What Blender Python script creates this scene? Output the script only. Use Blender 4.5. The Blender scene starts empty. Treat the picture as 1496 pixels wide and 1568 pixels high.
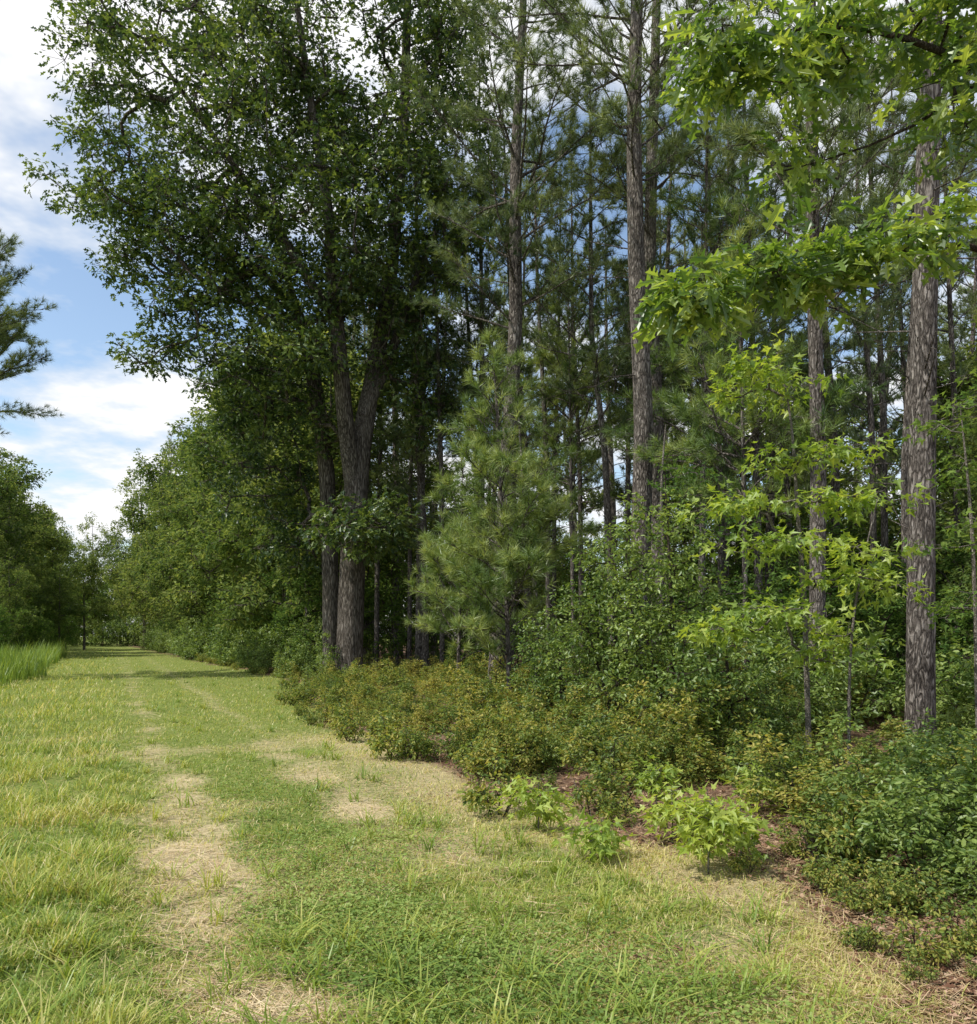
import bpy, math, numpy as np
rng = np.random.default_rng(11)
F=1296.; CX=748.; HY=972.; CH=1.6
def P(px,py,d): return np.array([(px-CX)/F*d, d, CH+(HY-py)/F*d])
def nrm(v): return v/np.maximum(np.linalg.norm(v,axis=-1,keepdims=True),1e-9)
scene=bpy.context.scene
# ---------------------------------------------------------------- fields
_ks=[(rng.normal(size=2),rng.uniform(0,6.28)) for _ in range(24)]
def n2(x,y,scale=1.0,o=0):
    s=0
    for i in range(6):
        k,p=_ks[(i+o)%24]; k=k/np.linalg.norm(k)*(0.7+0.35*i)
        s=s+np.sin((k[0]*x+k[1]*y)*scale+p+o)
    return s/2.4
def gz(x,y): return 0.02*n2(x,y,0.8)+0.012*n2(x,y,2.5,5)
EY=[-40,0,3.5,5.8,7.4,10.4,15,19,28,40,71,110,150,400]; EX=[2.2,1.7,1.5,1.45,0.3,-1.0,-3.0,-4.4,-6.3,-12.0,-27.5,-46,-66.,-190]
def edge(y): return np.interp(y,EY,EX)
def rut(y): return -0.445*y+0.66+0.10*np.sin(y*0.9)
def sst(x): x=np.clip(x,0,1); return x*x*(3-2*x)
def f_litter(x,y): return sst((x-edge(y)+0.5*n2(x,y,1.6,3))/1.2+0.25)*sst((150-y)/20)
def f_sand(x,y):
    near=np.exp(-((y-5.2)/4.2)**2)
    a=np.exp(-((x-rut(y)-.05*n2(x,y,4,2))/(0.25+0.13*near))**2)*(0.36+0.60*near)*(.92+.38*n2(x,y,3.1,6))
    b=0.55*np.exp(-((x-(edge(y)-1.3))/0.42)**2)*np.exp(-((y-9)/4)**2)*(.9+.4*n2(x,y,2.7,1))
    c=0.38*np.exp(-((x-rut(y)-1.75)/0.24)**2)*sst((y-11)/8)
    return np.clip(a+b+c,0,1)
def f_dry(x,y):
    return np.clip(sst(1-(edge(y)-x)/1.8+0.35*n2(x,y,1.5,7))*0.9*sst((16-y)/4)+.45*sst(n2(x,y,1.3,14)*1.2-.35)*sst((18-y)/6),0,1)
def f_tall(x,y): return sst((rut(y)-0.35-x)/0.4)
# ---------------------------------------------------------------- mesh builder
class MB:
    def __init__(s): s.v=[];s.f=[];s.r=[];s.n=0
    def add(s,v,faces,mat,r,smooth=False):
        s.v.append(np.asarray(v,float).reshape(-1,3)); N=len(s.v[-1])
        s.r.append(np.broadcast_to(np.asarray(r,float),(N,)))
        for f in faces: s.f.append((np.asarray(f)+s.n,mat,smooth))
        s.n+=N
    def inst(s,tmpl,pos,d,nv,size,mat,r,smooth=False):
        tv,tf=tmpl; N=len(pos)
        if N==0: return
        d=nrm(d); y=nrm(np.cross(nv,d)); n=np.cross(d,y)
        size=np.broadcast_to(np.asarray(size,float),(N,))
        M=np.stack([d,y,n],1)*size[:,None,None]
        V=pos[:,None,:]+np.einsum('kj,nji->nki',tv,M)
        K=len(tv); off=(np.arange(N)*K)[:,None,None]
        bs={}
        for f in tf: bs.setdefault(len(f),[]).append(f)
        faces=[(off+np.array(fl)[None]).reshape(-1,k) for k,fl in bs.items()]
        r=np.asarray(r,float)
        rr=np.repeat(np.broadcast_to(r,(N,)),K)
        s.add(V.reshape(-1,3),faces,mat,rr,smooth)
    def frus(s,A,B,ra,rb,sides,mat,r=0.5):
        N=len(A)
        if N==0: return
        d=nrm(B-A); ref=np.where(np.abs(d[:,2:3])>0.9,np.array([[1.,0,0]]),np.array([[0,0,1.]]))
        u=nrm(np.cross(d,ref)); w=np.cross(d,u)
        a=np.arange(sides)/sides*2*np.pi
        ring=u[:,None]*np.cos(a)[None,:,None]+w[:,None]*np.sin(a)[None,:,None]
        V=np.concatenate([A[:,None]+ring*ra[:,None,None],B[:,None]+ring*rb[:,None,None]],1)
        i=np.arange(sides); j=(i+1)%sides
        fq=np.stack([i,j,j+sides,i+sides],1)
        f=((np.arange(N)*2*sides)[:,None,None]+fq[None]).reshape(-1,4)
        s.add(V.reshape(-1,3),[f],mat,r,True)
    def tube(s,pts,rad,sides,mat,rough=0.0,flare=0.0):
        pts=np.array(pts,float); rad=np.array(rad,float)
        t=np.concatenate([[0],np.cumsum(np.linalg.norm(np.diff(pts,axis=0),axis=1))])
        n=max(4,int(t[-1]/0.25)); tt=np.linspace(0,t[-1],n)
        q=np.stack([np.interp(tt,t,pts[:,k]) for k in range(3)],1)
        for _ in range(6): q[1:-1]=(q[:-2]+2*q[1:-1]+q[2:])/4
        r=np.interp(tt,t,rad)+flare*np.exp(-tt/0.35)
        d=nrm(np.gradient(q,axis=0)); u=nrm(np.cross(d,np.array([0.13,1.,0.05]))); w=np.cross(d,u)
        a=np.arange(sides)/sides*2*np.pi
        rr=r[:,None]*(1+rough*(0.5*np.sin(3*a+tt[:,None]*0.5)+0.5*np.sin(5*a-tt[:,None]*0.9+1)+0.5*rng.normal(size=(n,sides))*0.5)
              +0.5*flare*np.exp(-tt/0.5)[:,None]*np.sin(5*a+1)[None]*2)
        V=q[:,None]+(u[:,None]*np.cos(a)[None,:,None]+w[:,None]*np.sin(a)[None,:,None])*rr[:,:,None]
        i=np.arange(sides); j=(i+1)%sides
        fq=np.stack([i,j,j+sides,i+sides],1)
        f=((np.arange(n-1)*sides)[:,None,None]+fq[None]).reshape(-1,4)
        s.add(V.reshape(-1,3),[f],mat,0.5,True)
        return q,r
    def mesh(s,name,mats):
        me=bpy.data.meshes.new(name)
        V=np.concatenate(s.v).astype(np.float32); me.vertices.add(len(V)); me.vertices.foreach_set('co',V.ravel())
        L=np.concatenate([f.ravel() for f,_,_ in s.f]).astype(np.int32)
        tot=np.concatenate([np.full(len(f),f.shape[1]) for f,_,_ in s.f])
        mi=np.concatenate([np.full(len(f),m) for f,m,_ in s.f]).astype(np.int32)
        sm=np.concatenate([np.full(len(f),q) for f,_,q in s.f]).astype(bool)
        st=np.concatenate([[0],np.cumsum(tot)[:-1]]).astype(np.int32)
        me.loops.add(len(L)); me.loops.foreach_set('vertex_index',L)
        me.polygons.add(len(tot)); me.polygons.foreach_set('loop_start',st)
        me.polygons.foreach_set('material_index',mi); me.polygons.foreach_set('use_smooth',sm)
        at=me.attributes.new('rnd','FLOAT','POINT'); at.data.foreach_set('value',np.concatenate(s.r).astype(np.float32))
        for m in mats: me.materials.append(m)
        me.update(calc_edges=True)
        return me
def obj(name,me,loc=(0,0,0),rot=0,sc=1,parent=None):
    o=bpy.data.objects.new(name,me); scene.collection.objects.link(o)
    o.location=loc; o.rotation_euler=(0,0,rot)
    o.scale=(sc,sc,sc) if np.isscalar(sc) else sc
    if parent: o.parent=parent
    return o
# ---------------------------------------------------------------- materials
def newmat(name):
    m=bpy.data.materials.new(name); m.use_nodes=True; nt=m.node_tree; nt.nodes.clear()
    out=nt.nodes.new('ShaderNodeOutputMaterial'); return m,nt,out
def ramp(nt,fac,cols,pos=None):
    r=nt.nodes.new('ShaderNodeValToRGB'); e=r.color_ramp.elements
    pos=pos or np.linspace(0,1,len(cols))
    while len(e)<len(cols): e.new(0.5)
    for i,c in enumerate(cols): e[i].position=pos[i]; e[i].color=(*c,1)
    nt.links.new(fac,r.inputs[0]); return r.outputs[0]
def noise(nt,vec,scale,detail=4,rough=0.6):
    n=nt.nodes.new('ShaderNodeTexNoise'); n.inputs['Scale'].default_value=scale; n.inputs['Detail'].default_value=detail
    n.inputs['Roughness'].default_value=rough
    if vec: nt.links.new(vec,n.inputs['Vector'])
    return n.outputs['Fac']
def math_(nt,op,a,b=None,c=None,clamp=False):
    n=nt.nodes.new('ShaderNodeMath'); n.operation=op; n.use_clamp=clamp
    for i,x in enumerate((a,b,c)):
        if x is None: continue
        if isinstance(x,(int,float)): n.inputs[i].default_value=x
        else: nt.links.new(x,n.inputs[i])
    return n.outputs[0]
def mix(nt,fac,a,b,blend='MIX'):
    n=nt.nodes.new('ShaderNodeMix'); n.data_type='RGBA'; n.blend_type=blend
    for s,x in ((n.inputs[0],fac),(n.inputs[6],a),(n.inputs[7],b)):
        if isinstance(x,(int,float)): s.default_value=x
        elif isinstance(x,tuple): s.default_value=(*x,1)
        else: nt.links.new(x,s)
    return n.outputs[2]
def leafmat(name,cols,trans=0.4,gloss=0.0,tcol=1.5,rough=.4):
    m,nt,out=newmat(name)
    a=nt.nodes.new('ShaderNodeAttribute'); a.attribute_name='rnd'; oi=nt.nodes.new('ShaderNodeObjectInfo')
    f=math_(nt,'ADD',a.outputs['Fac'],math_(nt,'MULTIPLY',math_(nt,'SUBTRACT',oi.outputs['Random'],0.5),0.4),clamp=True)
    col=ramp(nt,f,cols)
    p=nt.nodes.new('ShaderNodeBsdfDiffuse'); nt.links.new(col,p.inputs[0]); s=p.outputs[0]
    t=nt.nodes.new('ShaderNodeBsdfTranslucent')
    tcn=mix(nt,1.0,col,(tcol*1.08,tcol*1.0,tcol*0.5),'MULTIPLY'); nt.links.new(tcn,t.inputs[0])
    mx=nt.nodes.new('ShaderNodeMixShader'); mx.inputs[0].default_value=trans
    nt.links.new(s,mx.inputs[1]); nt.links.new(t.outputs[0],mx.inputs[2]); s=mx.outputs[0]
    if gloss>0:
        g=nt.nodes.new('ShaderNodeBsdfGlossy'); g.inputs['Roughness'].default_value=rough; g.inputs[0].default_value=(.9,.95,.9,1)
        m2=nt.nodes.new('ShaderNodeMixShader'); m2.inputs[0].default_value=gloss
        nt.links.new(s,m2.inputs[1]); nt.links.new(g.outputs[0],m2.inputs[2]); s=m2.outputs[0]
    nt.links.new(s,out.inputs[0])
    return m
def barkmat(name,c1,c2,c3,sc=9,zs=0.22):
    m,nt,out=newmat(name)
    tc=nt.nodes.new('ShaderNodeTexCoord'); mp=nt.nodes.new('ShaderNodeMapping'); mp.inputs['Scale'].default_value=(1,1,zs)
    nt.links.new(tc.outputs['Object'],mp.inputs[0])
    v=nt.nodes.new('ShaderNodeTexVoronoi'); v.feature='DISTANCE_TO_EDGE'; v.inputs['Scale'].default_value=sc*1.9
    nn=nt.nodes.new('ShaderNodeTexNoise'); nn.inputs['Scale'].default_value=sc*1.5; nt.links.new(mp.outputs[0],nn.inputs['Vector'])
    vm=nt.nodes.new('ShaderNodeVectorMath'); vm.operation='MULTIPLY_ADD'; nt.links.new(nn.outputs['Color'],vm.inputs[0]); vm.inputs[1].default_value=(0.14,)*3
    nt.links.new(mp.outputs[0],vm.inputs[2]); nt.links.new(vm.outputs[0],v.inputs['Vector'])
    e=math_(nt,'MULTIPLY',v.outputs['Distance'],3.0,clamp=True)
    nz=noise(nt,mp.outputs[0],sc*3,5,0.75)
    h=math_(nt,'ADD',math_(nt,'MULTIPLY',e,.75),math_(nt,'MULTIPLY',math_(nt,'SUBTRACT',nz,.36),1.2),clamp=True)
    big=noise(nt,tc.outputs['Object'],1.3,3)
    col=ramp(nt,math_(nt,'ADD',h,math_(nt,'MULTIPLY',math_(nt,'SUBTRACT',big,0.5),0.7),clamp=True),[c1,c2,c3],[.05,0.45,0.95])
    p=nt.nodes.new('ShaderNodeBsdfDiffuse'); nt.links.new(col,p.inputs[0])
    b=nt.nodes.new('ShaderNodeBump'); b.inputs['Distance'].default_value=0.04; b.inputs['Strength'].default_value=1.0
    nt.links.new(h,b.inputs['Height']); nt.links.new(b.outputs[0],p.inputs['Normal']); nt.links.new(p.outputs[0],out.inputs[0])
    return m
M_oakbark=barkmat('oak_bark',(.03,.026,.022),(.12,.103,.088),(.25,.222,.195),9,0.14)
M_pinebark=barkmat('pine_bark',(.035,.031,.028),(.15,.13,.115),(.32,.288,.26),9,0.24)
M_twig=barkmat('twig_bark',(.05,.04,.03),(.11,.09,.07),(.2,.17,.14),20,0.3)
M_palebark=barkmat('pale_bark',(.14,.12,.10),(.30,.27,.23),(.46,.42,.37),20,0.3)
M_oak=leafmat('oak_leaves',[(.022,.048,.016),(.058,.105,.027),(.18,.24,.06)],0.36,.04,1.5)
M_broad=leafmat('broadleaf_leaves',[(.07,.115,.035),(.15,.21,.065),(.28,.32,.11)],0.4)
M_under=leafmat('understory_leaves',[(.045,.095,.026),(.10,.175,.045),(.19,.275,.07)],0.42)
M_need=leafmat('pine_needles',[(.06,.10,.045),(.14,.19,.075),(.27,.32,.13)],0.33,.03,1.3)
M_needy=leafmat('young_pine_needles',[(.065,.12,.035),(.16,.235,.065),(.33,.39,.13)],0.35,.03,1.3)
M_bright=leafmat('sapling_leaves',[(.14,.23,.03),(.25,.36,.05),(.40,.47,.09)],0.5,.04,1.35,.5)
M_redoak=leafmat('red_oak_leaves',[(.055,.11,.022),(.145,.24,.04),(.32,.40,.08)],0.52,.06,1.5,.4)
M_holly=leafmat('bush_leaves',[(.06,.115,.025),(.135,.21,.045),(.26,.34,.09)],0.38,.03,1.4,.45)
M_shrub=leafmat('shrub_leaves',[(.08,.135,.03),(.19,.255,.05),(.42,.38,.10)],0.42,.02,1.4,.5)
M_grass=leafmat('grass_blades',[(.11,.20,.04),(.25,.34,.065),(.46,.47,.13),(.68,.59,.33)],0.4,.02,1.25)
M_clover=leafmat('clover_leaves',[(.11,.18,.045),(.19,.28,.065),(.30,.37,.11)],0.3,.01,1.2,.5)
M_litter=leafmat('dead_leaves',[(.10,.05,.032),(.25,.14,.09),(.50,.36,.26)],0.1,0,1.0)
M_straw=leafmat('pine_straw',[(.18,.10,.06),(.40,.28,.16),(.66,.55,.36)],0.1,0,1.0)
# ---------------------------------------------------------------- templates
def leaf_t(half,fold=0.12,droop=0.0):
    h=np.array(half,float); k=len(h)
    L=[(x,y,fold*y-droop*x*x) for x,y in h]; R=[(x,-y,fold*y-droop*x*x) for x,y in h[1:-1]]
    v=np.array(L+R)
    f1=list(range(k)); f2=[0]+list(range(k,k+k-2))+[k-1]
    return v,[tuple(f1[::-1]),tuple(f2)]
T_oakS=leaf_t([(0,0),(.3,.22),(.42,.09),(.62,.33),(.72,.12),(1,0)],0.25,0.15)
T_oakH=leaf_t([(0,0),(.12,.015),(.18,.07),(.24,.22),(.3,.2),(.34,.07),(.44,.10),(.52,.36),(.58,.31),(.60,.10),(.7,.09),(.80,.24),(.86,.1),(1,0)],0.3,0.3)
T_ell=leaf_t([(0,0),(.3,.24),(.7,.2),(1,0)],0.3,0.15)
def star_t():
    pts=[(0.2,0.0)]
    for a,r in [(130,.36),(98,.27),(66,.62),(42,.32),(26,.36),(0,1.0)]:
        a=math.radians(a); pts.append((0.28+r*math.cos(a)*0.72,r*math.sin(a)*0.8))
    pts[-1]=(1,0)
    return leaf_t(pts,0.2,0.3)
T_star=star_t()
def tuft_t(n,w,seed,amin=12,amax=78):
    r=np.random.default_rng(seed); V=[];Fc=[]
    for i in range(n):
        az=r.uniform(0,2*np.pi); th=math.radians(r.uniform(amin,amax)); L=r.uniform(.75,1.0)
        d=np.array([math.cos(th),math.sin(th)*math.cos(az),math.sin(th)*math.sin(az)])
        s=nrm(np.cross(d,r.normal(size=3))); b=np.array([r.uniform(-.35,.15),0,0])
        V+=[b+s*w/2,b-s*w/2,b+d*L]; Fc.append((3*i,3*i+1,3*i+2))
    return np.array(V),Fc
# ---------------------------------------------------------------- generators
def skeleton(seeds,attr,step=0.7,jit=0.08,up=0.6):
    sp=np.concatenate([s[0] for s in seeds]); sr=np.concatenate([s[1] for s in seeds])
    n0=len(sp); cap=n0+len(attr)*14+10
    N=np.zeros((cap,3)); N[:n0]=sp; par=np.full(cap,-1); n=n0; tips=[]
    dmin=np.array([np.min(np.linalg.norm(sp-a,axis=1)) for a in attr]); order=np.argsort(dmin)
    for ai in order:
        a=attr[ai]; df=a-N[:n]; d=np.linalg.norm(df,axis=1)
        cost=d+up*np.maximum(0,-df[:,2])
        j=int(np.argmin(cost)); L=d[j]; k=max(1,min(12,int(math.ceil(L/step))))
        p0=N[j]; perp=rng.normal(size=3)*L*0.06+np.array([0,0,-0.08*L])
        pj=j
        for q in range(1,k+1):
            t=q/k; N[n]=p0+(a-p0)*t+perp*math.sin(math.pi*t)+(rng.normal(size=3)*jit*step if q<k else 0)
            par[n]=pj; pj=n; n+=1
        tips.append(n-1)
    N=N[:n];par=par[:n]; w=np.zeros(n); w[tips]+=1
    for i in range(n-1,n0-1,-1):
        if par[i]>=n0: w[par[i]]+=w[i]
    return N,par,w,np.array(tips),n0,sr
def samp(blobs):
    out=[]
    for c,r,k in blobs:
        u=nrm(rng.normal(size=(k,3)))*rng.uniform(0,1,(k,1))**0.42
        out.append(np.array(c)+u*np.array(r))
    return np.concatenate(out)
def broadleaf(mb,trunks,attr,T,size,tips=7,spread=0.55,lpt=9,step=0.7,tipr=0.012,flat=0.6,sides=12,rough=0.05,flare=0.0,bark=0,leaf=1,rbase=0.3,rvar=0.5,tw=0.004,normup=1.0,droop=0.35):
    seeds=[]
    for tr in trunks:
        q,r=mb.tube(tr[0],tr[1],sides,bark,rough,flare if tr is trunks[0] else 0)
        h=q[:,2]>=tr[2] if len(tr)>2 else np.ones(len(q),bool)
        seeds.append((q[h],r[h]))
    N,par,w,tp,n0,sr=skeleton(seeds,attr,step)
    i=np.arange(n0,len(N)); r=tipr*np.maximum(w[i],1)**0.46
    pi=par[i]; rr_=np.empty(len(i)); inn=pi>=n0
    rr_[inn]=r[pi[inn]-n0]; rr_[~inn]=np.minimum(sr[pi[~inn]]*0.7,r[~inn]*1.3)
    rp=np.minimum(rr_,r*1.5)
    big=w[i]>6
    mb.frus(N[pi][big],N[i][big],rp[big],r[big],7,bark)
    mb.frus(N[pi][~big],N[i][~big],rp[~big],r[~big],4,bark)
    C=N[tp]; m=len(C)
    off=nrm(rng.normal(size=(m,tips,3)))*rng.uniform(0.35,1.0,(m,tips,1))*spread*np.array([1,1,flat])
    TP=(C[:,None]+off).reshape(-1,3); A=np.repeat(C,tips,0)
    k=rng.random(len(TP))<0.8
    mb.frus(A[k],TP[k],np.full(k.sum(),tw*1.5),np.full(k.sum(),tw),3,bark)
    base=nrm(TP-A); M=len(TP)
    cr=np.repeat(rng.uniform(-1,1,m),tips)*0.5+rng.uniform(-1,1,M)*0.5
    D=(base[:,None]*0.6+nrm(rng.normal(size=(M,lpt,3)))*np.array([1,1,.55])).reshape(-1,3); D[:,2]-=droop*0.6
    D=nrm(D)
    pos=np.repeat(TP,lpt,0)+D*size*0.35+rng.normal(size=(M*lpt,3))*size*0.35
    nv=rng.normal(size=(M*lpt,3))*0.55+np.array([0,0,normup])
    rv=np.clip(rbase+rvar*(0.5*np.repeat(cr,lpt)+0.5*rng.uniform(-1,1,M*lpt))+0.1,0,1)
    mb.inst(T,pos,D,nv,size*rng.uniform(0.65,1.15,M*lpt),leaf,rv)
def pine(mb,pts,rad,z0,maxlen,nl=0.26,dens=1.0,whorl=0.55,needles=None,leaf=1,nb=(2,4),elev=(5,35),power=0.75,stub=True,rough=0.04,flare=0.04):
    q,r=mb.tube(pts,rad,14,0,rough,flare)
    H=q[-1,2]; z=z0; segA=[];segB=[];ra=[];rb=[];TP=[];TD=[];TV=[]
    at=lambda zz: np.array([np.interp(zz,q[:,2],q[:,k]) for k in range(3)])
    while z<H-0.1:
        t=(z-z0)/max(H-z0,0.1)
        prof=(1-t)**power*(0.65+0.35*min(1,t*5))+0.06
        for b in range(rng.integers(nb[0],nb[1]+1)):
            az=rng.uniform(0,2*np.pi)
            L=maxlen*prof*rng.uniform(0.5,1.1)
            el=math.radians(rng.uniform(*elev)+25*t)
            d=np.array([math.cos(az)*math.cos(el),math.sin(az)*math.cos(el),math.sin(el)])
            p=at(z+rng.uniform(-.15,.15)); K=5; pp=[p]
            br=0.006+0.010*L; cv=rng.uniform(-.10,.12)
            for kk in range(K):
                d=nrm(d+np.array([0,0,cv])+rng.normal(size=3)*0.09); pn=pp[-1]+d*L/K
                segA.append(pp[-1]);segB.append(pn);ra.append(br*(1-kk/K*0.8));rb.append(br*(1-(kk+1)/K*0.8));pp.append(pn)
            pp=np.array(pp); cvx=rng.uniform(-1,1)
            ns=max(3,int(L*6*dens)); side=nrm(np.cross(d,[0,0,1.]))
            for si in range(ns):
                s=rng.uniform(0.3,1.0) if L>0.8 else rng.uniform(0.1,1); x=s*K; i0=min(int(x),K-1); o=pp[i0]+(pp[i0+1]-pp[i0])*(x-i0)
                sd=nrm(d*0.8+side*rng.choice([-1,1])*rng.uniform(0.2,1.1)+np.array([0,0,rng.uniform(-.1,.6)]))
                sl=(0.15+0.32*(1-s)+0.1*rng.random())*min(L,2.6)*0.75+0.08
                e=o+sd*sl
                segA.append(o);segB.append(e);ra.append(0.007);rb.append(0.004)
                for c in ((1.0,0.55) if sl>0.35 else (1.0,)):
                    TP.append(o+sd*sl*c); TD.append(sd+np.array([0,0,.25])); TV.append(cvx)
        z+=whorl*rng.uniform(0.7,1.3)
    if stub:
        z=1.8
        while z<z0:
            az=rng.uniform(0,6.28); L=rng.uniform(.2,1.5); p=at(z); d=np.array([math.cos(az),math.sin(az),rng.uniform(-.3,.4)])
            e=p+d*L; segA+=[p];segB+=[e];ra+=[0.016];rb+=[0.005]; z+=rng.uniform(.3,1.1)
            e2=e+(d+rng.normal(size=3)*.6)*L*.4; segA+=[p+d*L*.6];segB+=[e2];ra+=[.007];rb+=[.003]
    mb.frus(np.array(segA),np.array(segB),np.array(ra),np.array(rb),4,0)
    TP=np.array(TP);TD=np.array(TD);TV=np.array(TV); g=rng.integers(0,len(needles),len(TP))
    for gi,T in enumerate(needles):
        k=g==gi; m=k.sum()
        mb.inst(T,TP[k],TD[k]+rng.normal(size=(m,3))*0.25,rng.normal(size=(m,3)),nl*rng.uniform(.8,1.15,m),leaf,np.clip(0.45+0.25*TV[k]+rng.normal(size=m)*0.22,0,1))
TU=[tuft_t(30,0.05,s) for s in (1,2,3)]
TUfar=[tuft_t(18,0.085,s) for s in (4,5)]
PM=[M_pinebark,M_need]; PMY=[M_pinebark,M_needy]
def pine_path(px_list,d,H):
    pts=[P(px,py,d) for px,py in px_list]
    pts[0][2]=-0.05
    dz=pts[-1]-pts[-2]
    if pts[-1][2]<H: pts.append(pts[-1]+dz/dz[2]*(H-pts[-1][2]))
    return pts
def addpine(px_list,d,H,r0,z0,maxlen,mats=PM,name='pine_tree',**kw):
    mb=MB(); pts=pine_path(px_list,d,H); z=np.array([p[2] for p in pts]); rad=r0*.92*(1-0.85*np.clip(z/H,0,1)**1.5)
    base=pts[0].copy(); pts=[p-np.array([base[0],base[1],0]) for p in pts]
    pine(mb,pts,rad,z0,maxlen,needles=kw.pop('needles',TU),**kw)
    return obj(name,mb.mesh(name,mats),(base[0],base[1],0))
addpine([(758,1040),(770,850),(790,500),(790,250),(802,0)],22,23,0.25,9.6,4.2)
addpine([(975,1060),(987,650),(974,400),(971,200),(976,0)],18.5,24,0.255,11.6,3.6)
addpine([(1012,1050),(1006,650),(994,420),(1002,150),(1006,0)],22,25,0.24,12.0,3.6)
addpine([(1250,1060),(1254,700),(1245,400),(1243,150)],15,21,0.16,7.4,2.8)
addpine([(1408,1150),(1411,800),(1417,400),(1427,0)],11.8,22,0.205,11.0,3.4)
addpine([(1390,1060),(1386,700),(1404,400)],19,20,0.11,10,3.0)
addpine([(940,1040),(928,700),(906,520),(905,300)],23,17,0.12,7.0,3.0)
addpine([(1072,1040),(1078,700),(1080,500)],21,16,0.10,5.8,3.0,PMY)
addpine([(735,1040),(738,600),(735,300)],30,22,0.14,8,3.4)
addpine([(642,1040),(645,600),(636,300)],32,22,0.2,9,3.4)
addpine([(1165,1040),(1158,700),(1148,400)],24,20,0.14,6.5,3.6)
addpine([(820,1060),(822,900),(808,820),(795,640)],20,8.2,0.07,3.4,1.9,PMY)
YK=dict(stub=False,nl=.27,elev=(10,45))
addpine([(782,1060),(776,900),(765,700)],17,7.5,0.055,.9,2.1,PMY,'young_pine_tree',whorl=.30,nb=(3,4),dens=1.4,**YK)
addpine([(700,1045),(704,900)],19.5,5.4,0.055,.9,1.9,PMY,'young_pine_tree',whorl=.34,nb=(3,4),dens=1.3,**YK)
addpine([(1145,1040),(1140,800)],16,9.8,0.06,3.6,2.4,PMY,'young_pine_tree',whorl=.36,nb=(3,4),dens=1.2,**YK)
addpine([(880,1040),(876,800)],24.5,12.6,0.07,5.8,2.5,PMY,'young_pine_tree',whorl=.4,nb=(3,4),dens=1.1,**YK)
addpine([(1010,1040),(1010,800)],27,13,0.07,5.0,2.8,PMY,'young_pine_tree',whorl=.45,nb=(3,4),dens=1.1,**YK)
addpine([(-105,1010),(-95,700)],31,15.6,0.2,8.8,5.6,PM,'pine_tree',whorl=.36,nb=(3,5),dens=1.4,power=.5)
# ---------------------------------------------------------------- big oak
def pb(px,py,d,rx,ry,rd,k): return (P(px,py,d),(rx*d/F,rd,ry*d/F),k)
mb=MB(); D0=28
def O(px,py,dd=0): return P(px,py,D0+dd)
b=O(534,1045); b[2]=-0.1
tr=[([b,O(537,950),O(541,800),O(548,700),O(566,600,.3),O(598,430,.8),O(618,200,1),O(625,-60,1),O(630,-280,1)],[.46,.43,.41,.38,.28,.22,.17,.12,.05],4.0),
    ([O(543,760),O(528,640,-.6),O(515,500,-1),O(503,330,-1.2),O(470,120,-1.5),O(440,-100,-1.5)],[.29,.27,.23,.17,.11,.05],6.0),
    ([O(556,640),O(592,560,.5),O(635,430,1),O(690,300,1.5)],[.2,.16,.12,.05],7.),
    ([O(517,500,-1),O(455,400,-1),O(390,300,-1),O(300,170,-1),O(220,60,-1)],[.16,.14,.11,.08,.04],7.)]
bl=[pb(300,70,27,200,170,3.5,120),pb(170,110,27.5,90,110,2.5,34),pb(165,275,27.5,110,75,2.5,46),pb(300,330,27,130,100,3,70),pb(560,60,28,190,200,4.5,135),
    pb(450,200,27,170,150,4,115),pb(660,280,28,110,200,3,105),pb(420,420,27,130,90,3,75),pb(600,470,29,120,130,2.5,75),
    pb(400,560,28,110,80,3,46),pb(470,660,29,90,60,2,22),pb(565,805,26.3,90,40,1.5,36),pb(650,610,29,60,90,2,30),pb(290,480,28,70,60,2,22),pb(225,400,28,85,40,2,22),
    pb(540,310,25.5,120,130,1.5,60),pb(470,520,25.8,60,60,1,12),pb(420,-150,28,300,130,5,60),pb(240,540,28,60,35,1.5,12),pb(690,90,28.5,90,140,2.5,50)]
broadleaf(mb,tr,samp(bl),T_oakS,0.215,tips=8,spread=0.72,lpt=8,step=0.7,tipr=0.014,sides=20,rough=0.045,flare=0.10,tw=.006,rbase=.3,rvar=.9)
obj('oak_tree',mb.mesh('oak_tree',[M_oakbark,M_oak]))
mb=MB(); D0=30
b=O(508,1040); b[2]=-.1
tr=[([b,O(506,900),O(500,720),O(482,590),O(455,470),O(380,400,-.5),O(300,360,-1)],[.30,.29,.28,.26,.2,.13,.06],5.0),
    ([O(490,620),O(478,540),O(440,430,.6),O(410,250,1)],[.16,.15,.12,.06],7)]
bl=[pb(330,400,29,130,90,3,50),pb(390,600,31,120,80,3,55),pb(380,720,32,90,80,2,36),pb(440,250,31,110,120,3,40),pb(450,830,32,60,60,2,16)]
broadleaf(mb,tr,samp(bl),T_oakS,0.21,tips=8,spread=0.75,lpt=8,tipr=0.014,sides=16,flare=.06,tw=.006,rvar=.9)
obj('oak_tree',mb.mesh('oak_tree',[M_oakbark,M_oak]))
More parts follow.
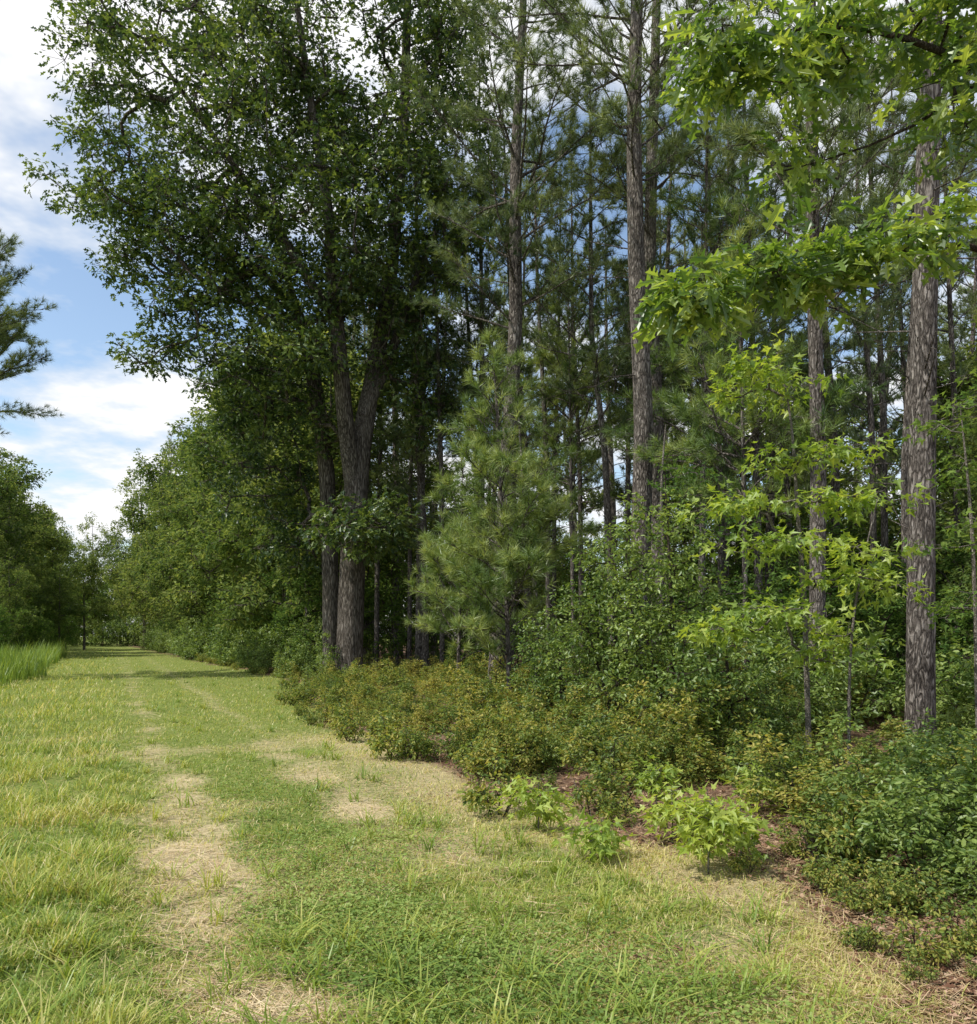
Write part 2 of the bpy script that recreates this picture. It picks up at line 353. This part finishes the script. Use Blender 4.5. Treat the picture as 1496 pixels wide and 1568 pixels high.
# ---------------------------------------------------------------- overhanging red oak at right (close)
mb=MB()
tr=[([np.array([4.9,6.0,-.1]),np.array([4.85,6.0,2.5]),np.array([4.8,5.9,6]),np.array([4.7,5.8,9])],[.13,.12,.09,.04],2.0),
    ([np.array([4.85,6.0,3.2]),P(1500,345,5.6),P(1400,380,5.3),P(1270,415,5.2),P(1150,430,5.1),P(1045,470,5.1)],[.035,.022,.015,.010,.007,.003],0),
    ([np.array([4.8,5.9,4.4]),P(1520,110,5.8),P(1400,50,5.6),P(1250,20,5.6),P(1110,70,5.5)],[.04,.028,.02,.012,.005],0),
    ([P(1520,110,5.8),P(1400,235,5.8),P(1270,240,6.0),P(1190,265,6)],[.016,.010,.006,.003],0)]
bl=[pb(1430,355,5.3,60,14,.35,6),pb(1290,390,5.2,75,9,.3,9),pb(1180,420,5.1,60,8,.3,8),pb(1075,460,5.1,45,12,.3,9),pb(1250,425,5.2,50,8,.2,4),
    pb(1440,50,5.8,100,70,.6,16),pb(1280,45,5.6,110,50,.5,15),pb(1120,85,5.5,80,35,.4,11),pb(1200,130,5.6,60,20,.4,4),pb(1240,245,6,80,12,.4,4),pb(1440,200,5.9,60,60,.4,6),pb(1300,-100,5.8,250,60,1,12)]
broadleaf(mb,tr,samp(bl),T_oakH,0.165,tips=4,spread=0.17,lpt=5,step=.15,tipr=.0035,sides=8,tw=.0016,rbase=.42,flat=.28,normup=1.1,rvar=1.0)
obj('red_oak_tree',mb.mesh('red_oak_tree',[M_twig,M_redoak]))
# ---------------------------------------------------------------- saplings
def sap(name,trunks,bl,size=.11,mat=M_bright,T=T_star,spread=.2,tips=4,lpt=4,bark=M_palebark,**kw):
    mb=MB(); base=np.array(trunks[0][0][0]).copy(); base[2]=0
    trunks=[([p-base for p in t[0]],)+tuple(t[1:]) for t in trunks]; a=samp(bl)-base
    broadleaf(mb,trunks,a,T,size,tips=tips,spread=spread,lpt=lpt,step=.15,tipr=kw.pop('tipr',.0035),sides=8,tw=.0016,flat=kw.pop('flat',.3),**kw)
    return obj(name,mb.mesh(name,[bark,mat]),tuple(base))
def G(px,d): p=P(px,972,d); p[2]=-.03; return p
sap('sweetgum_sapling',[([G(1240,9.5),P(1232,900,9.5),P(1218,760,9.5),P(1215,620,9.5),P(1190,540,9.5)],[.034,.028,.021,.012,.005],.8)],
  [pb(1170,560,9.3,60,18,.5,14),pb(1130,600,9.5,50,10,.4,7),pb(1210,590,9.5,60,22,.5,7),pb(1290,690,9.1,75,8,.5,12),pb(1300,765,8.9,85,8,.5,15),pb(1130,770,9.3,80,10,.6,14),pb(1190,700,9.5,60,25,.5,7),pb(1180,830,9.1,90,12,.6,14),pb(1290,880,8.7,70,12,.5,12),pb(1190,935,8.7,90,12,.6,16),pb(1100,965,8.8,60,14,.4,10),pb(1260,1000,8.9,120,20,.6,10)],.13,spread=.24,rvar=.8,rbase=.45)
sap('sweetgum_sapling',[([G(1300,8.5),P(1300,950,8.5),P(1330,820,8.5),P(1345,760,8.5)],[.018,.013,.009,.004],.5)],
  [pb(1330,840,8.3,40,14,.3,6),pb(1350,900,8.5,60,15,.4,6),pb(1270,960,8.5,60,20,.4,6)],.12,spread=.22,rbase=.45)
sap('maple_sapling',[([G(1500,8.5),P(1490,800,8.5),P(1470,620,8.5)],[.025,.018,.005],.5)],
  [pb(1465,640,8.5,40,25,.4,8),pb(1480,720,8.5,45,30,.4,8),pb(1470,820,8.5,40,30,.4,6),pb(1470,930,8.5,50,30,.4,7),pb(1510,590,8.5,40,40,.4,6)],.10,M_under,rbase=.5)
sap('maple_sapling',[([G(1040,12.5),P(1025,950,12.5),P(1010,760,12.5),P(1020,650,12.5)],[.04,.03,.02,.008],.9)],
  [pb(1040,720,12.5,50,30,.6,12),pb(1110,800,12.5,60,40,.6,14),pb(1050,900,12.5,70,50,.6,14),pb(1140,900,13,60,50,.6,12)],.09,M_under,spread=.25,tips=5,lpt=5,rbase=.45)
for (px,d,H) in [(1030,11.4,3.8),(945,12.5,3.3),(1120,10.2,1.8),(860,14,2.1)]:
    g=G(px,d); top=g+np.array([-.1,0,H])
    w=.8 if H>3 else .65
    bl=[(g+np.array([-.15,0,H*.62]),(w,w*.8,H*.36),int(36*H)),(g+np.array([-.5,-.1,H*.35]),(w*.9,.6,H*.22),int(12*H)),(g+np.array([.4,0,H*.4]),(w*.8,.6,H*.25),int(11*H))]
    sap('holly_bush',[([g,g+np.array([.02,0,H*.3]),g+np.array([-.03,.05,H*.7]),top],[.04,.034,.02,.006],.3),
        ([g+np.array([0,0,.1]),g+np.array([-.3,0,H*.4]),g+np.array([-.6,.1,H*.7])],[.02,.015,.005],.3)],
        bl,.07,M_holly,T_ell,spread=.2,tips=5,lpt=7,flat=.7,bark=M_twig,rvar=.9,rbase=.45)
for px,py,h,n,wd in [(1085,1345,.62,24,.22),(1135,1330,.5,14,.18),(1030,1300,.5,14,.17),(825,1275,.45,20,.22),(905,1320,.40,12,.17),(1005,1250,.5,14,.2),(1150,1250,.5,12,.2)]:
    d=CH*F/(py-HY); g=G(px,d)
    sap('sweetgum_seedling',[([g,g+np.array([.02,0,h*.5]),g+np.array([0,.02,h])],[.007,.005,.002],.1)],
      [(g+np.array([0,0,h*.65]),(wd,wd*.8,h*.36),n)],.10,spread=.09,tips=3,lpt=4,bark=M_palebark,tipr=.002,normup=1.3,rbase=.6)
# ---------------------------------------------------------------- shared variants
def shrub_mesh(name,H,W,n,T,size,mat,tips=5,lpt=7,spread=.14,rbase=.4):
    mb=MB(); tr=[]
    for k in range(6):
        a=rng.uniform(0,6.28); e=np.array([math.cos(a)*W*.55,math.sin(a)*W*.55,H*rng.uniform(.55,.95)])
        s=np.array([math.cos(a)*.06,math.sin(a)*.06,-.03]); tr.append(([s,(s+e)/2+np.array([0,0,.08]),e],[.009,.006,.003],.05))
    bl=[((0,0,H*.5),(W,W,H*.5),n)]
    for k in range(6):
        a=rng.uniform(0,6.28); bl.append(((math.cos(a)*W*.6,math.sin(a)*W*.6,H*rng.uniform(.8,1.35)),(W*.10,W*.10,H*.18),3))
    a=samp(bl); a[:,2]=np.maximum(a[:,2],.06)
    a[:,2]*=1+0.3*np.sin(a[:,0]*5/W+rng.uniform(0,6))
    broadleaf(mb,tr,a,T,size,tips=tips,spread=spread,lpt=lpt,step=.12,tipr=.0022,sides=5,tw=.0014,flat=.8,rvar=.9,rbase=rbase)
    return mb.mesh(name,[M_twig,mat])
SH=[shrub_mesh('shrub_mesh',.65,.6,50,T_ell,.055,M_shrub,rbase=[.25,.4,.65,.5][k]) for k in range(4)]
SH2=[shrub_mesh('green_shrub_mesh',1.05,.8,72,T_ell,.075,M_holly,lpt=6,rbase=.5) for _ in range(3)]
SH3=[shrub_mesh('low_plant_mesh',.3,.33,16,T_ell,.055,M_shrub,4,5,.09) for _ in range(3)]
def tree_mesh(name,H,W,z0,n,T,size,mat,lpt=8,tips=7,spread=.6,r0=.16,bark=M_oakbark):
    mb=MB(); lean=rng.normal(size=2)*.03*H
    pts=[np.array([0,0,-.1]),np.array([lean[0]*.2,lean[1]*.2,H*.3]),np.array([lean[0]*.6,lean[1]*.6,H*.6]),np.array([lean[0],lean[1],H*.95])]
    bl=[((lean[0]*.5,lean[1]*.5,(z0+H)/2),(W*.62,W*.62,(H-z0)/2),int(n*.42))]
    for k in range(12):
        a=rng.uniform(0,6.28); zz=rng.uniform(z0+.06*(H-z0),H*.92); q=W*rng.uniform(.5,.95)*(1-.5*(zz/H)**3)
        bl.append(((math.cos(a)*q,math.sin(a)*q,zz),(W*.3,W*.3,(H-z0)*.085),int(n*.58/12)))
    broadleaf(mb,[(pts,[r0,r0*.85,r0*.5,.02],max(z0*.7,.5))],samp(bl),T,size,tips=tips,spread=spread,lpt=lpt,step=.6,tipr=.011,sides=9,tw=.005,flare=.04,rvar=.8)
    return mb.mesh(name,[bark,mat])
TR=[tree_mesh('broadleaf_tree_mesh',14,4.3,1.2+k*.4,350,T_ell,.23,M_broad,7,7,.6) for k in range(3)]
UN=[tree_mesh('understory_tree_mesh',6.5,2.0,.6+.4*k,130,T_ell,.15,M_under,7,6,.38,.05,M_twig) for k in range(3)]
PV=[]
for k in range(3):
    mb=MB(); H=22; ln=rng.normal(size=2)*.8
    pts=[np.array([0,0,-.1]),np.array([ln[0]*.1,ln[1]*.3,8]),np.array([ln[0]*.7,ln[1],15]),np.array([ln[0],ln[1],H])]
    pine(mb,pts,[.16,.145,.10,.02],[6.5,8,9.5][k],3.4,needles=TUfar,dens=.72,nl=.32,whorl=.68)
    PV.append(mb.mesh('pine_mesh',PM))
# ---------------------------------------------------------------- forest fill
def empty(name):
    e=bpy.data.objects.new(name,None); scene.collection.objects.link(e); return e
E_f=empty('forest_background'); placed=[]
def far_ok(x,y,s):
    for a,b_ in placed:
        if (a-x)**2+(b_-y)**2<s*s: return False
    placed.append((x,y)); return True
hero=[(0,22),(3.2,18.5),(4.4,22),(5.8,15),(6,11.8),(-4.6,28)]; placed+=hero
c=0
while c<44:
    y=rng.uniform(26,58); x=rng.uniform(edge(y)+3,max(y*.66+4,edge(y)+4))
    if y<34 and x/y<-.08: continue
    if far_ok(x,y,3.0):
        s=rng.uniform(.7,1.12); obj('pine',PV[rng.integers(3)],(x,y,0),rng.uniform(0,6.28),(s,s,s*rng.uniform(.85,1.1)),E_f); c+=1
for x,y,s in [(1.8,25,.6),(3.0,27,.6),(-1.6,29,.65),(2.4,31,.65),(6.6,24,.6),(7.6,27,.7),(9.6,21,.6),(10.8,23,.7),(12.2,22,.6),(8.8,29,.7),(5.3,29,.65),(1.0,34,.7),(-3.2,34,.65),(13.5,27,.7),(4.2,25.5,.6),(-.4,31.5,.7)]:
    obj('pine',PV[int(y)%3],(x,y,0),rng.uniform(0,6.28),(s*.85,s*.85,s*1.35),E_f)
placed=list(hero); c=0
while c<50:
    y=rng.uniform(24,52); x=rng.uniform(edge(y)+1.5,max(y*.66+4,edge(y)+4))
    if y<32 and x/y<-.06: continue
    if far_ok(x,y,2.4):
        s=rng.uniform(.35,.9); obj('understory_tree',UN[rng.integers(3)],(x,y,0),rng.uniform(0,6.28),s,E_f); c+=1
# young broadleaf growth just behind the first pines on the right
for x,y,s in [(8.3,14,.42),(9.4,15.5,.5),(7.4,15.8,.45),(10.6,17.5,.6),(8.6,17.8,.5),(6.9,18.6,.5),(11.8,19.5,.65),(9.9,20,.6),(7.8,21,.6),(13,21.5,.7),(5.4,20.5,.42),(10.9,25,.7),(14.8,23.5,.7),(4.9,17.4,.36),(12.6,24.6,.7)]:
    obj('understory_tree',UN[int(y*2)%3],(x,y,0),rng.uniform(0,6.28),(s*1.15,s*1.15,s),E_f)
for x,y,s in [(12,19,.6),(14.5,24,.8),(17,28,.85),(20,33,.95),(9,38,.8),(2,40,.8),(-4,42,.85),(14,38,.95),(26,42,1.),(20,46,1.),(-9,48,.9),(9.5,15,.40)]:
    obj('broadleaf_tree',TR[int(y)%3],(x,y,0),rng.uniform(0,6.28),s,E_f)
for k in range(19):
    y=rng.uniform(64,76); x=-24+k*4.3; obj('broadleaf_tree',TR[k%3],(x,y,0),rng.uniform(0,6.28),rng.uniform(.8,1.1),E_f)
for k in range(22):
    y=rng.uniform(55,60); x=-18+k*2.9; obj('understory_tree',UN[k%3],(x,y,0),rng.uniform(0,6.28),rng.uniform(.8,1.1),E_f)
    obj('shrub',SH2[k%3],(x+1.2,y-4,0),rng.uniform(0,6.28),rng.uniform(2.4,3.4),E_f)
E_e=empty('roadside_trees')
for y,dx,s in [(36,3.4,1.05),(40,3.4,1.2),(44.5,3.6,1.3),(49,4,1.35),(55,3.8,1.35),(62,3.8,1.4),(70,3.8,1.45),(79,3.8,1.5),(89,3.6,1.55),(100,3.2,1.55),(112,1.5,1.6)]:
    obj('broadleaf_tree',TR[int(y)%3],(edge(y)+dx,y,0),rng.uniform(0,6.28),(s*.9,s*.9,s*rng.uniform(.92,1.08)),E_e)
    if int(y)%2==0: obj('pine',PV[int(y)%3],(edge(y)+dx+2.5,y+2,0),rng.uniform(0,6.28),.95+.003*y,E_e)
    obj('understory_tree',UN[int(y)%3],(edge(y)+1.4,y+2,0),rng.uniform(0,6.28),.55,E_e)
    if y<75: obj('understory_tree',UN[int(y)%3],(edge(y)+6,y,0),rng.uniform(0,6.28),.8,E_e)
for x,y,s in [(-35.8,62,1.1),(-41,60,1.35),(-42,72,1.3),(-38.5,71,.9),(-50,72,1.4),(-47,84,1.35),(-54,92,1.3),(-60,108,1.4),(-62,120,1.4),(-31,55,.5),(-34.5,57,.7),(-33.5,66,.6),(-43,90,.9)]:
    obj('broadleaf_tree',TR[int(y)%3],(x,y,0),rng.uniform(0,6.28),(s*.9,s*.9,s*rng.uniform(.85,1.05)),E_e)
for x,y,s in [(-43,66,.86),(-38,66,.66),(-50,80,.95),(-57,98,.95),(-66,118,1.05)]:
    obj('pine',PV[int(y)%3],(x,y,0),rng.uniform(0,6.28),s,E_e)
for k in range(13):
    x=-76+k*3.2; y=130+rng.uniform(-3,5)
    obj('understory_tree',UN[k%3],(x,y,0),rng.uniform(0,6.28),rng.uniform(1.1,1.6),E_e)
for k in range(26):
    x=-80+k*2.0; obj('shrub',SH2[k%3],(x,120+rng.uniform(-1.5,3),0),rng.uniform(0,6.28),(3.4,3.4,rng.uniform(3.4,5.4)),E_e)
for k in range(11):
    x=-88+k*5.2; obj('broadleaf_tree',TR[k%3],(x,142+rng.uniform(-3,5),0),rng.uniform(0,6.28),(1.2,1.2,rng.uniform(1.1,1.6)),E_e)
for k in range(32):
    y=50+k*2.1; obj('understory_tree',UN[k%3],(-0.445*y-4.4-rng.uniform(0,4),y,0),rng.uniform(0,6.28),rng.uniform(.4,.85),E_e)
# undergrowth
E_u=empty('undergrowth_shrubs')
for k in range(215):
    y=6.4+rng.random()**1.2*26; t=rng.random()**1.1; x=edge(y)+.7+t*min(7,y*.6)
    if x/y>.68: continue
    far=t*7
    if y<8.4 and x<2.4: continue
    me=SH[rng.integers(4)]; s=rng.uniform(.45,.95)*(1+.05*far)
    if rng.random()<.08+.05*far: me=SH2[rng.integers(3)]; s=rng.uniform(.4,.75)
    hz=rng.uniform(.6,1.15)
    if x/y>.36 and y<12: hz*=.65; s*=.9
    obj('shrub',me,(x,y,gz(x,y)),rng.uniform(0,6.28),(s*1.1,s*1.1,s*hz),E_u)
for k in range(62):
    y=rng.uniform(12.3,24); x=y*rng.uniform(.18,.68); s=rng.uniform(.7,1.35)
    obj('shrub',SH2[rng.integers(3)] if k%3 else SH[rng.integers(4)],(x,y,0),rng.uniform(0,6.28),(s*1.15,s*1.15,s),E_u)
for k in range(110):
    y=4.6+rng.random()**1.2*45; x=edge(y)+rng.uniform(-.25,1.1)
    obj('low_plant',SH3[rng.integers(3)],(x,y,gz(x,y)),rng.uniform(0,6.28),rng.uniform(.35,1.1),E_u)
for k in range(70):
    y=rng.uniform(28,90); x=edge(y)+rng.uniform(0.3,2.5)
    obj('shrub',SH2[rng.integers(3)],(x,y,0),rng.uniform(0,6.28),rng.uniform(.7,1.8),E_u)
for x,y,s in [(2.8,5.4,.66),(3.2,5.2,.8),(2.95,6.3,.7),(3.45,6.3,.75),(2.85,4.7,.48),(3.9,7.0,.65),(2.5,5.9,.42),(3.6,5.5,.8),(4.4,8.4,.6)]:
    obj('green_shrub',SH2[rng.integers(3)],(x,y,0),rng.uniform(0,6.28),(s,s,s*.85),E_u)
for k in range(22):
    y=rng.uniform(3.7,6.6); x=rng.uniform(1.55,2.6)
    obj('low_plant',SH3[rng.integers(3)],(x,y,gz(x,y)),rng.uniform(0,6.28),rng.uniform(.2,.6),E_u)
# ---------------------------------------------------------------- ground
nx,ny=380,420
xs=4*np.sinh(np.linspace(-5.6,5.6,nx)); ys=3+np.concatenate([4*np.sinh(np.linspace(-3.2,0,60,endpoint=False)),4*np.sinh(np.linspace(0,6.0,ny-60))])
X,Y=np.meshgrid(xs,ys); Z=gz(X,Y)
V=np.stack([X,Y,Z],-1).reshape(-1,3); i=np.arange(nx-1)[None]+np.arange(ny-1)[:,None]*nx; i=i.ravel()
mb=MB(); mb.add(V,[np.stack([i,i+1,i+1+nx,i+nx],1)],0,0.5,True)
m,nt,out=newmat('ground_soil_and_turf')
def att(n):
    a=nt.nodes.new('ShaderNodeAttribute'); a.attribute_name=n; return a.outputs['Fac']
geo=nt.nodes.new('ShaderNodeNewGeometry'); pos=geo.outputs['Position']
nf=noise(nt,pos,14,6,.7); nm=noise(nt,pos,2.2,4,.65); nff=noise(nt,pos,60,3,.7)
turf=ramp(nt,nf,[(.07,.10,.025),(.17,.21,.055),(.32,.30,.12)],[.3,.5,.72])
straw=ramp(nt,nff,[(.18,.15,.08),(.40,.34,.18),(.60,.52,.31)],[.3,.5,.7])
sand=ramp(nt,nf,[(.28,.22,.12),(.50,.41,.25),(.68,.58,.40)],[.3,.5,.7])
sand=mix(nt,.4,sand,straw)
v=nt.nodes.new('ShaderNodeTexVoronoi'); v.inputs['Scale'].default_value=30; nt.links.new(pos,v.inputs['Vector'])
sep=nt.nodes.new('ShaderNodeSeparateColor'); nt.links.new(v.outputs['Color'],sep.inputs[0])
lit=ramp(nt,sep.outputs[0],[(.075,.042,.028),(.165,.10,.068),(.31,.21,.15)]); lit=mix(nt,.5,lit,mix(nt,nff,(.06,.037,.027),(.28,.19,.135)))
def th(a,n_,k=1.6): return math_(nt,'ADD',math_(nt,'MULTIPLY',a,k),math_(nt,'MULTIPLY',math_(nt,'SUBTRACT',n_,.5),2.2),clamp=True)
col=mix(nt,th(math_(nt,'SUBTRACT',att('dry'),.15),nf),turf,straw)
col=mix(nt,th(math_(nt,'SUBTRACT',att('sand'),.15),math_(nt,'MULTIPLY',math_(nt,'ADD',nm,nf),.5),2.0),col,sand)
col=mix(nt,th(math_(nt,'SUBTRACT',att('litter'),.15),nf),col,lit)
p=nt.nodes.new('ShaderNodeBsdfDiffuse')
nt.links.new(col,p.inputs[0]); bp=nt.nodes.new('ShaderNodeBump'); bp.inputs['Distance'].default_value=.03
nt.links.new(math_(nt,'ADD',nf,math_(nt,'MULTIPLY',nff,.5)),bp.inputs['Height']); nt.links.new(bp.outputs[0],p.inputs['Normal']); nt.links.new(p.outputs[0],out.inputs[0])
me=mb.mesh('ground',[m])
for nme,fn in (('litter',f_litter),('sand',f_sand),('dry',f_dry)):
    a=me.attributes.new(nme,'FLOAT','POINT'); a.data.foreach_set('value',fn(X,Y).ravel().astype(np.float32))
obj('ground',me)
# ---------------------------------------------------------------- grass
def pts_wedge(N,d0,d1,pw,amin=-.70,amax=.70):
    u=rng.random(N); e=1-pw; d=(d0**e+u*(d1**e-d0**e))**(1/e)
    return d*rng.uniform(amin,amax,N),d
def blades(mb,x,y,h,w,r,lean):
    N=len(x); az=rng.uniform(0,6.28,N); ln=lean*rng.uniform(.3,1.6,N)
    hd=np.stack([np.cos(az),np.sin(az),np.zeros(N)],1); sd=np.stack([-np.sin(az),np.cos(az),np.zeros(N)],1)
    o=np.stack([x,y,gz(x,y)-.005],1); V=np.zeros((N,7,3))
    for k,(t,ww) in enumerate([(0,1),(.45,.85),(.8,.5)]):
        c=o+hd*(h*ln*t**1.8)[:,None]+np.array([0,0,1.])*(h*t*(1-.35*ln*t))[:,None]
        V[:,2*k]=c+sd*(w*ww/2)[:,None]; V[:,2*k+1]=c-sd*(w*ww/2)[:,None]
    V[:,6]=o+hd*(h*ln)[:,None]+np.array([0,0,1.])*(h*(1-.35*ln))[:,None]
    off=(np.arange(N)*7)[:,None]
    mb.add(V.reshape(-1,3),[np.concatenate([off+np.array([0,1,3,2]),off+np.array([2,3,5,4])]),off+np.array([4,5,6])],0,np.repeat(r,7),False)
mb=MB()
x,y=pts_wedge(370000,2.7,95,1.55)
lt=f_litter(x,y); sa=f_sand(x,y); dr=f_dry(x,y); ta=f_tall(x,y); cl=n2(x,y,2.6,2); c3=n2(x,y,7.3,13)
keep=(rng.random(len(x))>lt*1.02)&(rng.random(len(x))>np.clip(sa*1.1+.2*c3*(sa>.25),0,.84))&(rng.random(len(x))<.75+.2*cl+.2*c3-.15*dr)&(x>-.8*y-1)
x,y,sa,dr,ta,cl,c3=[q[keep] for q in (x,y,sa,dr,ta,cl,c3)]; N=len(x)
far=sst((y-10)/10)
tallf=np.clip((ta*(.5+.35*cl+.4*c3)+.35*far)*(1-.6*sa),0,1)
h=(.035+.03*rng.random(N))*(1-tallf)+tallf*rng.uniform(.07,.21,N)
pk=rng.random(N)<.03; h=np.where(pk,h*1.9,h)
w=rng.uniform(.003,.0055,N)*(1+.5*tallf)*(1+y/13)
r=.23+.08*cl+.10*c3+.28*dr+.17*rng.normal(size=N)+.07*ta+.08*far+.25*np.clip(sa,0,1)+.07*n2(x,y,.6,8)
st=rng.random(N)<(.12+.3*dr+.35*sa); r=np.where(st,rng.uniform(.72,1,N),r)
blades(mb,x,y,h,w,np.clip(r,0,1),np.where(tallf>.4,.75,1.0))
cx,cy=pts_wedge(480,3,30,1.5); k=(cx<edge(cy)+.15); cx,cy=cx[k],cy[k]
n=16; x=np.repeat(cx,n)+rng.normal(size=len(cx)*n)*.03; y=np.repeat(cy,n)+rng.normal(size=len(cx)*n)*.03
blades(mb,x,y,rng.uniform(.1,.26,len(x)),rng.uniform(.005,.009,len(x))*(1+y/20),np.clip(np.repeat(rng.uniform(.1,.5,len(cx)),n)+rng.normal(size=len(x))*.08,0,1),1.1)
N=24000; yy=rng.uniform(26,60,N); xx=-.445*yy-3.2-rng.random(N)**1.2*9+n2(yy,yy,.5)*.5
blades(mb,xx,yy,rng.uniform(.4,1.5,N)*(.8+.3*n2(xx,yy,1.1)),rng.uniform(.012,.03,N),np.clip(rng.normal(size=N)*.14+.12,0,1),.35)
obj('grass',mb.mesh('grass',[M_grass]))
mb=MB(); x,y=pts_wedge(150000,2.9,13,1.5)
cf=np.exp(-((x-(rut(y)+1.3-.03*y))/.8)**2)*sst((12-y)/4)*(.7+.6*n2(x,y,1.8,4)+.3*n2(x,y,6,11))
k=(rng.random(len(x))<cf*1.2)&(rng.random(len(x))>f_litter(x,y))&(f_sand(x,y)<.5); x,y=x[k],y[k]; N=len(x)
az=rng.uniform(0,6.28,N); d=np.stack([np.cos(az),np.sin(az),rng.uniform(-.2,.4,N)],1)
z=gz(x,y)+rng.uniform(.01,.07,N)
T_cl=leaf_t([(0,0),(.35,.3),(.8,.34),(1,0)],.2,.1)
mb.inst(T_cl,np.stack([x,y,z],1),d,rng.normal(size=(N,3))*.35+np.array([0,0,1.]),rng.uniform(.014,.028,N),0,np.clip(.4+.25*n2(x,y,2,6)+.25*rng.normal(size=N),0,1))
obj('clover_patch',mb.mesh('clover_patch',[M_clover]))
mb=MB(); x,y=pts_wedge(70000,2.8,26,1.5,-.5,.75); k=rng.random(len(x))<f_litter(x,y)*.95; x,y=x[k],y[k]; N=len(x)
az=rng.uniform(0,6.28,N); d=np.stack([np.cos(az),np.sin(az),rng.normal(size=N)*.2],1)
mb.inst(T_oakS,np.stack([x,y,gz(x,y)+rng.uniform(.004,.03,N)],1),d,rng.normal(size=(N,3))*.35+np.array([0,0,1.]),rng.uniform(.02,.065,N),0,rng.random(N)**1.2)
obj('leaf_litter',mb.mesh('leaf_litter',[M_litter]))
mb=MB()
x,y=pts_wedge(90000,2.8,22,1.5,-.6,.75); k=rng.random(len(x))<np.clip(.45*f_litter(x,y)+.3*f_dry(x,y)+.75*f_sand(x,y),0,1); x,y=x[k],y[k]; N=len(x)
az=rng.uniform(0,6.28,N); d=np.stack([np.cos(az),np.sin(az),rng.normal(size=N)*.12],1)
T_st=(np.array([(-.5,.01,0),(-.5,-.01,0),(.5,-.008,.0),(.5,.008,0)]),[(0,1,2,3)])
mb.inst(T_st,np.stack([x,y,gz(x,y)+rng.uniform(.006,.035,N)],1),d,rng.normal(size=(N,3))*.3+np.array([0,0,1.]),rng.uniform(.08,.2,N),0,rng.random(N)*.6+.15+.35*f_sand(x,y))
obj('pine_straw',mb.mesh('pine_straw',[M_straw]))
mb=MB(); A=[];Bb=[];R=[]
for k in range(34):
    y=rng.uniform(4.4,18); x=edge(y)+rng.uniform(.6,2.4); a=rng.uniform(0,6.28); p=np.array([x,y,.03])
    for s in range(6):
        q=p+np.array([math.cos(a),math.sin(a),rng.uniform(-.06,.12)])*rng.uniform(.06,.14); q[2]=max(q[2],.01); A.append(p);Bb.append(q);R.append(.008-.001*s);p=q;a+=rng.normal()*.5
A=np.array(A);Bb=np.array(Bb);R=np.array(R); mb.frus(A,Bb,R,R-.001,5,0)
obj('fallen_branches',mb.mesh('fallen_branches',[M_palebark]))
# ---------------------------------------------------------------- sun, sky
el=math.radians(54); azv=np.array([-0.84,-0.36]); azv=azv/np.linalg.norm(azv)
to_sun=np.array([azv[0]*math.cos(el),azv[1]*math.cos(el),math.sin(el)])
from mathutils import Vector
sl=bpy.data.lights.new('sun','SUN'); sl.energy=5.0; sl.angle=math.radians(.53); sl.color=(1,.95,.86)
so=bpy.data.objects.new('sun',sl); scene.collection.objects.link(so); so.rotation_euler=Vector(-to_sun).to_track_quat('-Z','Y').to_euler()
w=bpy.data.worlds.new('World'); scene.world=w; w.use_nodes=True; nt=w.node_tree; nt.nodes.clear()
out=nt.nodes.new('ShaderNodeOutputWorld'); bg=nt.nodes.new('ShaderNodeBackground'); bg.inputs[1].default_value=.15
sk=nt.nodes.new('ShaderNodeTexSky'); sk.sky_type='NISHITA'; sk.sun_disc=False; sk.sun_elevation=el; sk.sun_rotation=math.atan2(azv[0],azv[1]); sk.dust_density=1.0
tc=nt.nodes.new('ShaderNodeTexCoord'); sp=nt.nodes.new('ShaderNodeSeparateXYZ'); nt.links.new(tc.outputs['Generated'],sp.inputs[0])
zz=math_(nt,'ADD',math_(nt,'MAXIMUM',sp.outputs[2],0.0),.16)
cb=nt.nodes.new('ShaderNodeCombineXYZ'); nt.links.new(math_(nt,'DIVIDE',sp.outputs[0],zz),cb.inputs[0]); nt.links.new(math_(nt,'DIVIDE',sp.outputs[1],zz),cb.inputs[1]); cb.inputs[2].default_value=3.3
c1=noise(nt,cb.outputs[0],1.5,6,.58)
cf=ramp(nt,c1,[(0,0,0),(1,1,1)],[.44,.57])
c2=ramp(nt,c1,[(5.8,6.1,6.5),(7.4,7.4,7.5)],[.5,.62])
skb=mix(nt,1.0,sk.outputs[0],(1.45,1.42,1.35),'MULTIPLY')
col=mix(nt,cf,skb,c2)
nt.links.new(col,bg.inputs[0]); nt.links.new(bg.outputs[0],out.inputs[0])
# ---------------------------------------------------------------- camera
cd=bpy.data.cameras.new('camera'); cd.sensor_fit='HORIZONTAL'; cd.sensor_width=36; cd.lens=36*F/1496
cd.shift_y=(HY-784)/1496; cd.clip_end=3000; cd.clip_start=.05
co=bpy.data.objects.new('camera',cd); scene.collection.objects.link(co); co.location=(0,0,CH); co.rotation_euler=(math.radians(90),0,0); scene.camera=co
scene.view_settings.view_transform='Standard'; scene.view_settings.look='None'; scene.view_settings.exposure=0
print('verts',sum(len(m.vertices) for m in bpy.data.meshes))
